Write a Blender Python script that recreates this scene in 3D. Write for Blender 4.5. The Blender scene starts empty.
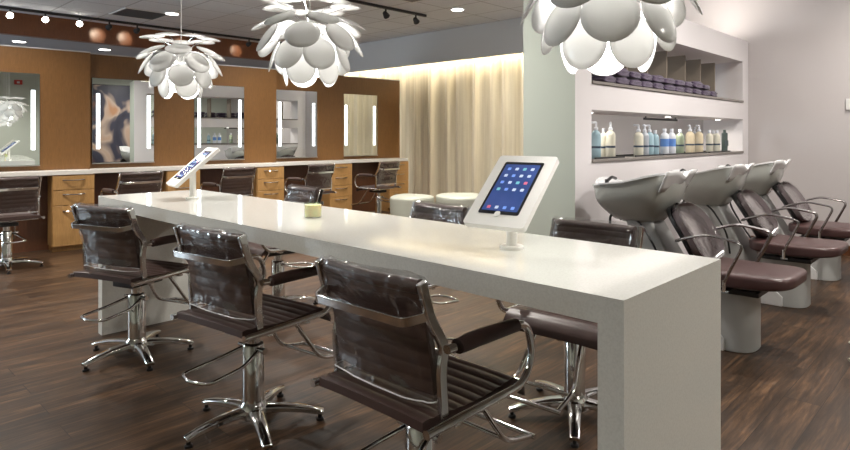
import bpy, bmesh, math, random
from mathutils import Vector, Matrix, noise
random.seed(7)
R = math.radians
PI = math.pi
C = bpy.context.scene.collection
V = Vector

# ------------------------------------------------------------------ materials
MATS = {}
def mat(name, col, rough=.5, metal=0, spec=.5, emit=None, es=0, trans=0, coat=0, alpha=1, sheen=0):
    m = bpy.data.materials.new(name); m.use_nodes = True
    b = m.node_tree.nodes['Principled BSDF']
    b.inputs['Base Color'].default_value = (*col, 1)
    b.inputs['Roughness'].default_value = rough
    b.inputs['Metallic'].default_value = metal
    b.inputs['Specular IOR Level'].default_value = spec
    b.inputs['Coat Weight'].default_value = coat
    b.inputs['Transmission Weight'].default_value = trans
    b.inputs['Sheen Weight'].default_value = sheen
    if emit: b.inputs['Emission Color'].default_value = (*emit, 1); b.inputs['Emission Strength'].default_value = es
    MATS[name] = m
    return m
def nodes(m): return m.node_tree.nodes, m.node_tree.links, m.node_tree.nodes['Principled BSDF']
def coord(m, scale=(1, 1, 1), rot=(0, 0, 0), kind='Object'):
    n, l, b = nodes(m)
    tc = n.new('ShaderNodeTexCoord'); mp = n.new('ShaderNodeMapping')
    mp.inputs['Scale'].default_value = scale; mp.inputs['Rotation'].default_value = rot
    l.new(tc.outputs[kind], mp.inputs['Vector']); return mp.outputs['Vector']
def ramp(m, fac, stops):
    n, l, b = nodes(m); r = n.new('ShaderNodeValToRGB')
    while len(r.color_ramp.elements) < len(stops): r.color_ramp.elements.new(.5)
    for e, (p, c) in zip(r.color_ramp.elements, stops): e.position = p; e.color = (*c, 1)
    l.new(fac, r.inputs['Fac']); return r.outputs['Color']
def ntex(m, vec, scale, detail=4, rough=.6, dist=0):
    n, l, b = nodes(m); t = n.new('ShaderNodeTexNoise')
    t.inputs['Scale'].default_value = scale; t.inputs['Detail'].default_value = detail
    t.inputs['Roughness'].default_value = rough; t.inputs['Distortion'].default_value = dist
    l.new(vec, t.inputs['Vector']); return t.outputs['Fac']
def bump(m, fac, strength=.2, dist=.01):
    n, l, b = nodes(m); u = n.new('ShaderNodeBump')
    u.inputs['Strength'].default_value = strength; u.inputs['Distance'].default_value = dist
    l.new(fac, u.inputs['Height']); l.new(u.outputs['Normal'], b.inputs['Normal'])
def mixc(m, f, a, b_, mode='MIX'):
    n, l, b = nodes(m); x = n.new('ShaderNodeMix'); x.data_type = 'RGBA'; x.blend_type = mode
    for sock, val in ((x.inputs[0], f), (x.inputs[6], a), (x.inputs[7], b_)):
        if isinstance(val, (int, float)): sock.default_value = val
        elif isinstance(val, tuple): sock.default_value = (*val, 1)
        else: l.new(val, sock)
    return x.outputs[2]
def setc(m, c): m.node_tree.links.new(c, m.node_tree.nodes['Principled BSDF'].inputs['Base Color'])

def veneer(name, a, b_, rough=.42, scale=(9, 9, .6)):
    m = mat(name, a, rough); v = coord(m, scale)
    f = ntex(m, v, 6, 6, .65, .3); v2 = coord(m, (60, 60, 3)); f2 = ntex(m, v2, 5, 3)
    c = ramp(m, f, [(.3, b_), (.7, a)])
    setc(m, mixc(m, .35, c, ramp(m, f2, [(.35, tuple(x*.62 for x in b_)), (.65, tuple(min(1, x*1.15) for x in a))])))
    return m
veneer('panel_wood', (.235, .112, .033), (.175, .08, .022))
veneer('dark_wood', (.13, .05, .022), (.085, .032, .014), .35)
veneer('fascia_wood', (.26, .10, .042), (.19, .07, .03), .35)
veneer('oak', (.50, .285, .105), (.41, .22, .075), .4)

m = mat('floor_wood', (.1, .06, .04), .33)
n, l, b = nodes(m)
v = coord(m)
br = n.new('ShaderNodeTexBrick'); br.offset = .37; br.offset_frequency = 2
br.inputs['Scale'].default_value = 1; br.inputs['Brick Width'].default_value = 1.25; br.inputs['Row Height'].default_value = .155
br.inputs['Mortar Size'].default_value = .0016; br.inputs['Color1'].default_value = (0, 0, 0, 1); br.inputs['Color2'].default_value = (1, 1, 1, 1)
br.inputs['Mortar'].default_value = (.5, .5, .5, 1); br.inputs['Bias'].default_value = 0
l.new(v, br.inputs['Vector'])
# grain stretched along the planks, shifted per plank
ad = n.new('ShaderNodeVectorMath'); ad.operation = 'MULTIPLY_ADD'
l.new(br.outputs['Color'], ad.inputs[0]); ad.inputs[1].default_value = (7, 3, 5); l.new(v, ad.inputs[2])
mp = n.new('ShaderNodeMapping'); mp.inputs['Scale'].default_value = (.75, 8, 1); l.new(ad.outputs[0], mp.inputs['Vector'])
f = ntex(m, mp.outputs[0], 2.2, 7, .68, .6)
mp2 = n.new('ShaderNodeMapping'); mp2.inputs['Scale'].default_value = (2.2, 6, 1); l.new(ad.outputs[0], mp2.inputs['Vector'])
f3 = ntex(m, mp2.outputs[0], 1.1, 4, .6, .4)
mp3 = n.new('ShaderNodeMapping'); mp3.inputs['Scale'].default_value = (1.6, 24, 1); l.new(ad.outputs[0], mp3.inputs['Vector'])
f4 = ntex(m, mp3.outputs[0], 3, 3, .6)
c1 = ramp(m, f, [(.36, (.016, .0095, .006)), (.46, (.05, .027, .014)), (.54, (.11, .058, .028)), (.66, (.25, .135, .068))])
c2 = mixc(m, .35, c1, ramp(m, f3, [(.38, (.012, .008, .006)), (.62, (.10, .052, .026))]))
c2b = mixc(m, .9, c2, ramp(m, f4, [(.36, (.28, .25, .23)), (.62, (1.0, 1.0, 1.0))]), 'MULTIPLY')
c3 = mixc(m, .22, c2b, mixc(m, br.outputs['Color'], (.018, .012, .009), (.11, .068, .042)))
setc(m, mixc(m, br.outputs['Fac'], c3, (.008, .005, .003)))
bump(m, f, .08, .004)
rr = n.new('ShaderNodeMapRange'); rr.inputs[3].default_value = .28; rr.inputs[4].default_value = .46; b.inputs['Specular IOR Level'].default_value = .3
l.new(f3, rr.inputs[0]); l.new(rr.outputs[0], b.inputs['Roughness'])

def plaster(name, col, rough=.75):
    m = mat(name, col, rough); f = ntex(m, coord(m), 120, 3)
    bump(m, f, .05, .002); return m
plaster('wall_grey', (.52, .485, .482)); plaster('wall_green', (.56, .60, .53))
plaster('white_paint', (.80, .765, .78), .55); plaster('bulkhead_grey', (.60, .61, .62))
plaster('soffit_grey', (.55, .59, .66))
m = mat('ceiling_tile', (.42, .43, .45), .85)
n, l, b = nodes(m); v = coord(m)
br = n.new('ShaderNodeTexBrick'); br.offset = 0
for k, x in (('Scale', 1), ('Brick Width', .61), ('Row Height', .61), ('Mortar Size', .011), ('Mortar Smooth', .1)): br.inputs[k].default_value = x
br.inputs['Color1'].default_value = (.74, .76, .80, 1); br.inputs['Color2'].default_value = (.78, .80, .84, 1); br.inputs['Mortar'].default_value = (.42, .42, .44, 1)
l.new(v, br.inputs['Vector'])
sp = ntex(m, v, 90, 3); setc(m, mixc(m, .25, br.outputs['Color'], ramp(m, sp, [(.4, (.52, .53, .55)), (.55, (.82, .83, .86))])))

m = mat('quartz', (.80, .80, .77), .07, spec=.6)
f = ntex(m, coord(m), 160, 2); setc(m, ramp(m, f, [(.3, (.70, .70, .655)), (.6, (.77, .77, .725))]))
mat('counter_white', (.78, .75, .70), .3)
m = mat('leather', (.062, .036, .031), .36, spec=.5); f = ntex(m, coord(m), 220, 3); bump(m, f, .15, .002)
m = mat('wash_leather', (.07, .035, .034), .3, spec=.5); f = ntex(m, coord(m), 200, 3); bump(m, f, .12, .002)
m = mat('back_leather', (.14, .112, .118), .2, coat=.6)
mat('chrome', (.78, .78, .77), .09, 1); mat('satin_steel', (.62, .61, .59), .3, 1)
mat('arm_steel', (.42, .40, .40), .25, 1)
mat('black_plastic', (.012, .012, .013), .35); mat('black_metal', (.02, .02, .022), .4)
m = mat('mirror', (.90, .93, .91), .005, 1)
mat('mirror_edge', (.45, .5, .48), .2, 1)
mat('led', (1, 1, 1), .5, emit=(.88, .96, 1), es=4)
mat('spot_glow', (1, 1, 1), .5, emit=(1, .93, .8), es=30)
mat('down_glow', (1, 1, 1), .5, emit=(1, .96, .9), es=9)
mat('cove_glow', (1, 1, 1), .5, emit=(1, .86, .62), es=4)
mat('bulb_glow', (1, 1, 1), .5, emit=(1, .97, .93), es=38)
mat('trim_white', (.75, .75, .74), .5)
mat('basin_shell', (.46, .47, .44), .22, spec=.5, coat=.3)
mat('basin_white', (.85, .85, .86), .1)
mat('unit_grey', (.46, .465, .455), .35)
mat('unit_white', (.72, .72, .72), .35)
mat('tablet_white', (.84, .83, .79), .3); mat('tablet_black', (.01, .01, .012), .12)
m = mat('tablet_screen', (.02, .04, .14), .12, emit=(.05, .11, .36), es=.42)
f = ntex(m, coord(m), 7, 2); m.node_tree.links.new(ramp(m, f, [(.35, (.03, .07, .24)), (.65, (.10, .16, .46))]), m.node_tree.nodes['Principled BSDF'].inputs['Emission Color'])
for nm, c in (('icon_light', (.55, .65, .8)), ('icon_teal', (.15, .5, .55)), ('icon_blue', (.15, .3, .75)), ('icon_red', (.6, .12, .2))):
    mat(nm, c, .3, emit=c, es=.22)
mat('brown_board', (.27, .22, .17), .6)
m = mat('towel', (.055, .036, .075), .95, sheen=.3); f = ntex(m, coord(m), 260, 3)
setc(m, ramp(m, f, [(.3, (.045, .03, .055)), (.7, (.13, .095, .165))])); bump(m, f, .5, .004)
mat('shelf_edge', (.24, .215, .2), .4)
mat('pouf', (.44, .45, .38), .5)
mat('wax', (.92, .86, .48), .45)
MATS['wax'].node_tree.nodes['Principled BSDF'].inputs['Subsurface Weight'].default_value = .3
for nm, c in (('cream_plastic', (.72, .69, .58)), ('white_plastic', (.74, .76, .82)), ('blue_plastic', (.36, .52, .60)), ('grey_plastic', (.43, .46, .52)),
              ('amber_plastic', (.66, .56, .40)), ('green_plastic', (.30, .35, .25)), ('slate_plastic', (.10, .13, .12)), ('label_dark', (.04, .06, .10)), ('label_blue', (.13, .27, .62)), ('red_plastic', (.5, .03, .02)), ('label_slate', (.12, .13, .16))):
    mat(nm, c, .32)
mat('vent_dark', (.14, .145, .16), .6)

m = mat('curtain', (.66, .55, .36), .85, sheen=.2)
f = ntex(m, coord(m, (1, 9, .25)), 3, 4); setc(m, ramp(m, f, [(.3, (.50, .43, .30)), (.7, (.66, .59, .44))]))

# clear wrap: mostly see-through with sharp crinkled gloss
m = bpy.data.materials.new('clear_wrap'); m.use_nodes = True; n = m.node_tree.nodes; l = m.node_tree.links; n.clear()
o = n.new('ShaderNodeOutputMaterial'); mx = n.new('ShaderNodeMixShader'); t = n.new('ShaderNodeBsdfTransparent'); g = n.new('ShaderNodeBsdfGlossy')
t.inputs['Color'].default_value = (.93, .93, .93, 1); g.inputs['Roughness'].default_value = .1; g.inputs['Color'].default_value = (1, 1, 1, 1)
lw = n.new('ShaderNodeLayerWeight'); lw.inputs['Blend'].default_value = .22
no = n.new('ShaderNodeTexNoise'); no.inputs['Scale'].default_value = 7; no.inputs['Detail'].default_value = 2; no.inputs['Distortion'].default_value = 1.2
tc = n.new('ShaderNodeTexCoord'); l.new(tc.outputs['Object'], no.inputs['Vector'])
bu = n.new('ShaderNodeBump'); bu.inputs['Strength'].default_value = .6; bu.inputs['Distance'].default_value = .02
l.new(no.outputs['Fac'], bu.inputs['Height']); l.new(bu.outputs['Normal'], g.inputs['Normal']); l.new(bu.outputs['Normal'], lw.inputs['Normal'])
mr = n.new('ShaderNodeMapRange'); mr.inputs[3].default_value = .05; mr.inputs[4].default_value = .6
l.new(lw.outputs['Facing'], mr.inputs[0]); l.new(mr.outputs[0], mx.inputs['Fac']); l.new(t.outputs[0], mx.inputs[1]); l.new(g.outputs[0], mx.inputs[2])
l.new(mx.outputs[0], o.inputs['Surface']); MATS['clear_wrap'] = m
# lamp petal: thin white plastic that lets some light through
m = bpy.data.materials.new('petal'); m.use_nodes = True; n = m.node_tree.nodes; l = m.node_tree.links; b = n['Principled BSDF']
b.inputs['Base Color'].default_value = (.9, .9, .9, 1); b.inputs['Roughness'].default_value = .16
t = n.new('ShaderNodeBsdfTranslucent'); t.inputs['Color'].default_value = (.85, .85, .83, 1)
mx = n.new('ShaderNodeMixShader'); mx.inputs['Fac'].default_value = .42
l.new(b.outputs[0], mx.inputs[1]); l.new(t.outputs[0], mx.inputs[2]); l.new(mx.outputs[0], n['Material Output'].inputs['Surface']); MATS['petal'] = m
# votive glass
m = mat('votive_glass', (.95, .95, .85), .05, trans=1)
mt = bpy.data.materials.new('clear_glass'); mt.use_nodes = True; n = mt.node_tree.nodes; l = mt.node_tree.links; n.clear()
o = n.new('ShaderNodeOutputMaterial'); mx = n.new('ShaderNodeMixShader'); t = n.new('ShaderNodeBsdfTransparent'); g = n.new('ShaderNodeBsdfGlossy'); lw = n.new('ShaderNodeValue'); lw.outputs[0].default_value = .09
g.inputs['Roughness'].default_value = .03; t.inputs['Color'].default_value = (.95, .96, .93, 1); l.new(lw.outputs[0], mx.inputs[0]); l.new(t.outputs[0], mx.inputs[1]); l.new(g.outputs[0], mx.inputs[2]); l.new(mx.outputs[0], o.inputs[0]); MATS['clear_glass'] = mt
m = mat('poster', (.1, .1, .2), .4)
n, l, b = nodes(m); v = coord(m, (1, 1, .8)); f = ntex(m, v, 1.3, 2, .5, .8)
setc(m, ramp(m, f, [(.30, (.50, .26, .14)), (.42, (.55, .42, .34)), (.5, (.05, .05, .08)), (.62, (.03, .03, .05)), (.75, (.25, .10, .06))]))

# ------------------------------------------------------------------ geometry
class MB:
    def __init__(s): s.v = []; s.f = []; s.mi = []; s.cur = 0
    def add(s, vs, fs):
        o = len(s.v); s.v += [tuple(p) for p in vs]
        for f in fs: s.f.append([i+o for i in f]); s.mi.append(s.cur)
        return s
    def box(s, x0, x1, y0, y1, z0, z1, M=None):
        vs = [V((x, y, z)) for x in (x0, x1) for y in (y0, y1) for z in (z0, z1)]
        if M: vs = [M @ p for p in vs]
        return s.add(vs, [(0, 1, 3, 2), (4, 6, 7, 5), (0, 4, 5, 1), (2, 3, 7, 6), (0, 2, 6, 4), (1, 5, 7, 3)])
    def cyl(s, p0, p1, r, r1=None, n=20):
        return s.sweep([p0, p1], r, n=n, radii=[r, r if r1 is None else r1])
    def sweep(s, pts, r, n=10, closed=False, sec=None, radii=None, up=None):
        pts = [V(p) for p in pts]; N = len(pts); rings = []; prev = None
        for i, p in enumerate(pts):
            if closed: t = (pts[(i+1) % N]-pts[i-1]).normalized()
            else: t = (pts[min(i+1, N-1)]-pts[max(i-1, 0)]).normalized()
            if prev is None:
                a = V(up) if up else (V((0, 0, 1)) if abs(t.z) < .9 else V((1, 0, 0)))
            else: a = prev
            a = (a-t*a.dot(t)).normalized(); prev = a; b = t.cross(a)
            k = radii[i] if radii else r
            if sec: ring = [p+a*q[0]*(k if radii else 1)+b*q[1]*(k if radii else 1) for q in sec]
            else: ring = [p+a*math.cos(2*PI*j/n)*k+b*math.sin(2*PI*j/n)*k for j in range(n)]
            rings.append(ring)
        n = len(rings[0]); vs = [q for r_ in rings for q in r_]; fs = []
        for i in range(N if closed else N-1):
            i2 = (i+1) % N
            for j in range(n): fs.append((i*n+j, i*n+(j+1) % n, i2*n+(j+1) % n, i2*n+j))
        if not closed: fs.append(tuple(range(n-1, -1, -1))); fs.append(tuple((N-1)*n+j for j in range(n)))
        return s.add(vs, fs)
    def lathe(s, prof, c=(0, 0, 0), n=24, sx=1, sy=1):
        c = V(c); vs = []; fs = []
        for r, z in prof:
            for j in range(n): vs.append(c+V((r*sx*math.cos(2*PI*j/n), r*sy*math.sin(2*PI*j/n), z)))
        for i in range(len(prof)-1):
            for j in range(n): fs.append((i*n+j, i*n+(j+1) % n, (i+1)*n+(j+1) % n, (i+1)*n+j))
        fs.append(tuple(range(n-1, -1, -1))); fs.append(tuple((len(prof)-1)*n+j for j in range(n)))
        return s.add(vs, fs)
    def grid(s, fn, nu, nv, closeu=False):
        vs = [fn(i/(nu if closeu else nu-1), j/(nv-1)) for j in range(nv) for i in range(nu)]; fs = []
        for j in range(nv-1):
            for i in range(nu if closeu else nu-1):
                fs.append((j*nu+i, j*nu+(i+1) % nu, (j+1)*nu+(i+1) % nu, (j+1)*nu+i))
        return s.add(vs, fs)
    def build(s, name, m, parent=None, smooth=None, bevel=0, solid=0, sub=0, seg=2):
        me = bpy.data.meshes.new(name); me.from_pydata([list(p) for p in s.v], [], s.f)
        for q in (m if isinstance(m, (list, tuple)) else [m]): me.materials.append(MATS[q])
        for p, i in zip(me.polygons, s.mi): p.material_index = i
        bm = bmesh.new(); bm.from_mesh(me); bmesh.ops.recalc_face_normals(bm, faces=bm.faces); bm.to_mesh(me); bm.free()
        o = bpy.data.objects.new(name, me); C.objects.link(o)
        if parent: o.parent = parent
        if solid: q = o.modifiers.new('s', 'SOLIDIFY'); q.thickness = solid; q.offset = 0
        if bevel: q = o.modifiers.new('b', 'BEVEL'); q.width = bevel; q.segments = seg; q.limit_method = 'ANGLE'; q.angle_limit = R(50)
        if sub: q = o.modifiers.new('u', 'SUBSURF'); q.levels = sub; q.render_levels = sub
        if smooth is None or smooth:
            me.polygons.foreach_set('use_smooth', [True]*len(me.polygons))
            me.set_sharp_from_angle(angle=R(smooth or 40))
        return o
def fillet(pts, r, n=5, closed=False):
    pts = [V(p) for p in pts]; out = []; N = len(pts)
    for i, p in enumerate(pts):
        if not closed and i in (0, N-1): out.append(p); continue
        a = pts[i-1]-p; b = pts[(i+1) % N]-p
        d = min(r, a.length*.49, b.length*.49); A = p+a.normalized()*d; B = p+b.normalized()*d
        for k in range(n+1):
            t = k/n; out.append(A*(1-t)**2+p*2*t*(1-t)+B*t*t)
    return out
def tag(o, label=None, cat=None, group=None, kind=None):
    if label: o['label'] = label
    if cat: o['category'] = cat
    if group: o['group'] = group
    if kind: o['kind'] = kind
    return o
def thing(name, label, cat, loc=(0, 0, 0), rz=0, group=None):
    o = bpy.data.objects.new(name, None); C.objects.link(o); o.location = loc; o.rotation_euler = (0, 0, rz); o.empty_display_size = .1
    return tag(o, label, cat, group)
def kids(o): return [c for c in bpy.data.objects if c.parent == o]
def dup(o, parent=None):
    c = o.copy(); C.objects.link(c); c.parent = parent
    for k in kids(o): dup(k, c)
    return c
def copy_to(src, loc, rz, label, group=None):
    c = dup(src); c.location = loc; c.rotation_euler = (0, 0, rz); c['label'] = label
    if group: c['group'] = group
    return c
def struct(mb, name, m, **k): return tag(mb.build(name, m, smooth=30, **k), kind='structure')

# ------------------------------------------------------------------ room shell
ZC = 2.98
XW = 7.62
struct(MB().box(-3.2, XW+.2, -3.7, 12.8, -.12, 0), 'floor', 'floor_wood')
struct(MB().box(-3.2, XW+.2, -3.7, 10.0, ZC, ZC+.12), 'ceiling', 'ceiling_tile')
struct(MB().box(-3.2, XW+.2, 10.12, 12.8, 2.68, 2.8), 'ceiling', 'soffit_grey')
struct(MB().box(XW, XW+.2, -3.5, 12.6, 0, ZC), 'wall_right', 'wall_grey')
f = MB().box(-3.2, -3.0, -3.5, 7.95, 0, ZC).box(-3.2, -3.0, 9.85, 12.6, 0, ZC).box(-3.2, -3.0, 7.95, 9.85, 0, .5).box(-3.2, -3.0, 7.95, 9.85, 2.75, ZC)
struct(f, 'wall_left', 'wall_green')
o = MB().box(-3.12, -3.10, 7.96, 9.84, .51, 2.74).build('added_window', 'clear_glass', smooth=30); tag(o, kind='structure')  # added opening, out of view, to let light onto the left ceiling
f = MB()
for y in (7.952, 8.87, 9.798): f.box(-3.14, -3.06, y, y+.05, .502, 2.748)
f.box(-3.14, -3.06, 7.96, 9.84, .502, .55).box(-3.14, -3.06, 7.96, 9.84, 2.70, 2.748)
f.build('added_window_frame', 'trim_white', o, smooth=30)
struct(MB().box(-3.2, XW+.2, -3.7, -3.5, 0, ZC), 'wall_front', 'wall_green')
struct(MB().box(-3.2, XW+.2, 12.6, 12.8, 0, 2.68), 'wall_back', 'wall_grey')
struct(MB().box(XW-.018, XW, -3.48, 2.13, 0, .105), 'baseboard_right', 'dark_wood')
struct(MB().box(-2.98, XW-.02, -3.5, -3.482, 0, .105), 'baseboard_front', 'dark_wood')
# brown fascia in front of the lowered ceiling, with fine panel joints
f = MB()
for x0, x1 in ((-3.0, .2), (.2, 2.95), (2.95, 5.4), (5.4, 7.3)): f.box(x0+.002, x1-.002, 10.0, 10.12, 2.67, ZC)
struct(f, 'trim_1', 'fascia_wood')
struct(MB().box(7.32, 7.40, 4.25, 12.58, 2.47, ZC), 'trim_2', 'bulkhead_grey')        # curtain cove bulkhead

# box wall with two open niches (front face Y=2.16)
BX0, BX1, BY0, BY1, BT = 3.74, XW-.001, 2.16, 2.59, 2.335
NX0, NX1 = 3.97, 7.42
f = MB()
f.box(BX0, NX0, BY0, BY1, 0, BT); f.box(NX1, BX1, BY0, BY1, 0, BT)
f.box(NX0, NX1, BY0, BY1, 0, 1.055); f.box(NX0, NX1, BY0, BY1, 1.44, 1.625); f.box(NX0, NX1, BY0, BY1, 2.09, BT)
o = f.build('wall_divider', ['white_paint', 'wall_green'], smooth=30); tag(o, kind='structure')
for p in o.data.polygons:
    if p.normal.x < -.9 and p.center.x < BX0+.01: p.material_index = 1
for z in (1.058, 1.628):
    o = MB().box(NX0+.002, NX1-.002, BY0-.012, BY1+.01, z, z+.022).build('niche_shelf', 'shelf_edge', smooth=30, bevel=.002)
    tag(o, 'grey brown shelf board lining the %s wall niche' % ('lower' if z < 1.3 else 'upper'), 'shelf', 'shelf boards of the wall niches')

# curtain: one hanging cloth with folds
random.seed(3)
ph = [random.uniform(0, 6.28) for _ in range(6)]
def cur(u, v):
    y = 4.3+u*5.66; s = .45+.55*(1-v)
    x = 7.53+.028*math.sin(y*19+ph[0]+.8*math.sin(y*2.1))+.018*math.sin(y*33+ph[1])+.012*math.sin(y*7.3+ph[2])+.006*math.sin(y*19+v*3)
    return (x, y, .02+v*2.72)
o = MB().grid(cur, 900, 12).build('pleated_curtain', 'curtain', smooth=80)
tag(o, 'long cream floor length pleated curtain lit from above along the wall', 'curtain')
o = MB().box(7.415, 7.46, 4.3, 9.95, 2.75, 2.77).build('cove_light', 'cove_glow', smooth=30)
tag(o, 'warm light strip hidden behind the grey bulkhead above the curtain', 'light')

# ------------------------------------------------------------------ styling stations
def drawer_cabinet(parent_loc, rz, label, zs):
    t = thing('drawer_cabinet', label, 'cabinet', parent_loc, rz, 'oak drawer cabinets under the styling counters')
    MB().box(0, .41, .012, .248, .06, .825).box(.01, .40, .05, .248, 0, .06).build('body', 'oak', t, smooth=30)
    for a, b_ in zs:
        d = MB().box(.006, .404, -.008, .012, a+.003, b_-.003).build('drawer', 'oak', t, smooth=30, bevel=.002)
        zc = b_-.045 if b_-a < .3 else b_-.06
        pts = [(.10+.21*k/8, -.012-.028*math.sin(PI*k/8), zc-.004*math.sin(PI*k/8)) for k in range(9)]
        MB().sweep(pts, .0065, n=8).build('handle', 'chrome', d)
    return t
where = ['station outside the left picture edge', 'leftmost station in view', 'second station from the left',
         'middle station', 'fourth station from the left', 'end station beside the curtain']
TH = R(-5)
ST = []
for k in range(-1, 5):
    x0 = 1.105+1.222*k; y0 = 7.665
    Mx = Matrix.Translation((x0, y0, 0)) @ Matrix.Rotation(TH, 4, 'Z'); w = 1.226; wh = where[k+1]
    ST.append(Mx)
    loc = (x0, y0, 0)
    t = thing('wood_partition', 'brown veneer mirror partition of the ' + wh, 'partition', loc, TH, 'veneer partitions of the styling stations')
    MB().box(0, w, 0, .10, .86, 2.20).build('upper_panel', 'panel_wood', t, smooth=30)
    MB().box(.0, w, .01, .09, 0, .86).build('lower_panel', 'dark_wood', t, smooth=30)
    MB().box(-.004, w+.004, -.006, .106, 2.20, 2.212).build('cap', 'bulkhead_grey', t, smooth=30)
    t = thing('wall_mirror', 'tall frameless mirror with two light strips at the ' + wh, 'mirror', loc, TH, 'mirrors of the styling stations')
    mx0 = .045
    MB().box(mx0, mx0+.685, -.022, -.002, .935, 1.925).build('backing', 'mirror_edge', t, smooth=30)
    MB().add([(mx0+.003, -.0235, .938), (mx0+.682, -.0235, .938), (mx0+.682, -.0235, 1.922), (mx0+.003, -.0235, 1.922)], [(0, 1, 2, 3)]).build('glass', 'mirror', t, smooth=False)
    for xx in (mx0+.045, mx0+.605):
        MB().box(xx, xx+.036, -.031, -.0245, 1.10, 1.745).build('light_strip', 'led', t, smooth=30)
    MB().box(mx0, mx0+.685, -.04, -.022, .925, .936).build('ledge', 'satin_steel', t, smooth=30)
    t = thing('countertop', 'white countertop of the ' + wh, 'countertop', loc, TH, 'white counters of the styling stations')
    MB().box(.0, w-.026, -.26, -.001, .828, .875).build('top', 'counter_white', t, smooth=30, bevel=.004)
    q = Mx @ V((w-.42, -.30+.05, 0))
    c_zs = [(.06, .50), (.50, .665), (.665, .82)] if k <= 0 else [(.06, .33), (.33, .50), (.50, .66), (.66, .82)]
    drawer_cabinet((q.x, q.y, 0), TH, 'oak drawer cabinet with bow handles at the ' + wh, c_zs)

# ------------------------------------------------------------------ long table
t = thing('long_table', 'long white glossy waterfall table in the middle of the salon', 'table', (1.6525, 2.396, 0))
hw, hl, th = .3275, 1.757, .066
prof = [(-hl, 0), (-hl, .87), (hl, .87), (hl, 0), (hl-th, 0), (hl-th, .87-th), (-hl+th, .87-th), (-hl+th, 0)]
f = MB(); f.add([(x, y, z) for x in (-hw, hw) for y, z in prof], [(0, 1, 6, 7), (1, 2, 5, 6), (2, 3, 4, 5), (15, 14, 9, 8), (14, 13, 10, 9), (13, 12, 11, 10)]+[(k, (k+1) % 8, 8+(k+1) % 8, 8+k) for k in range(8)])
f.build('waterfall_slab', 'quartz', t, smooth=30)

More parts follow.
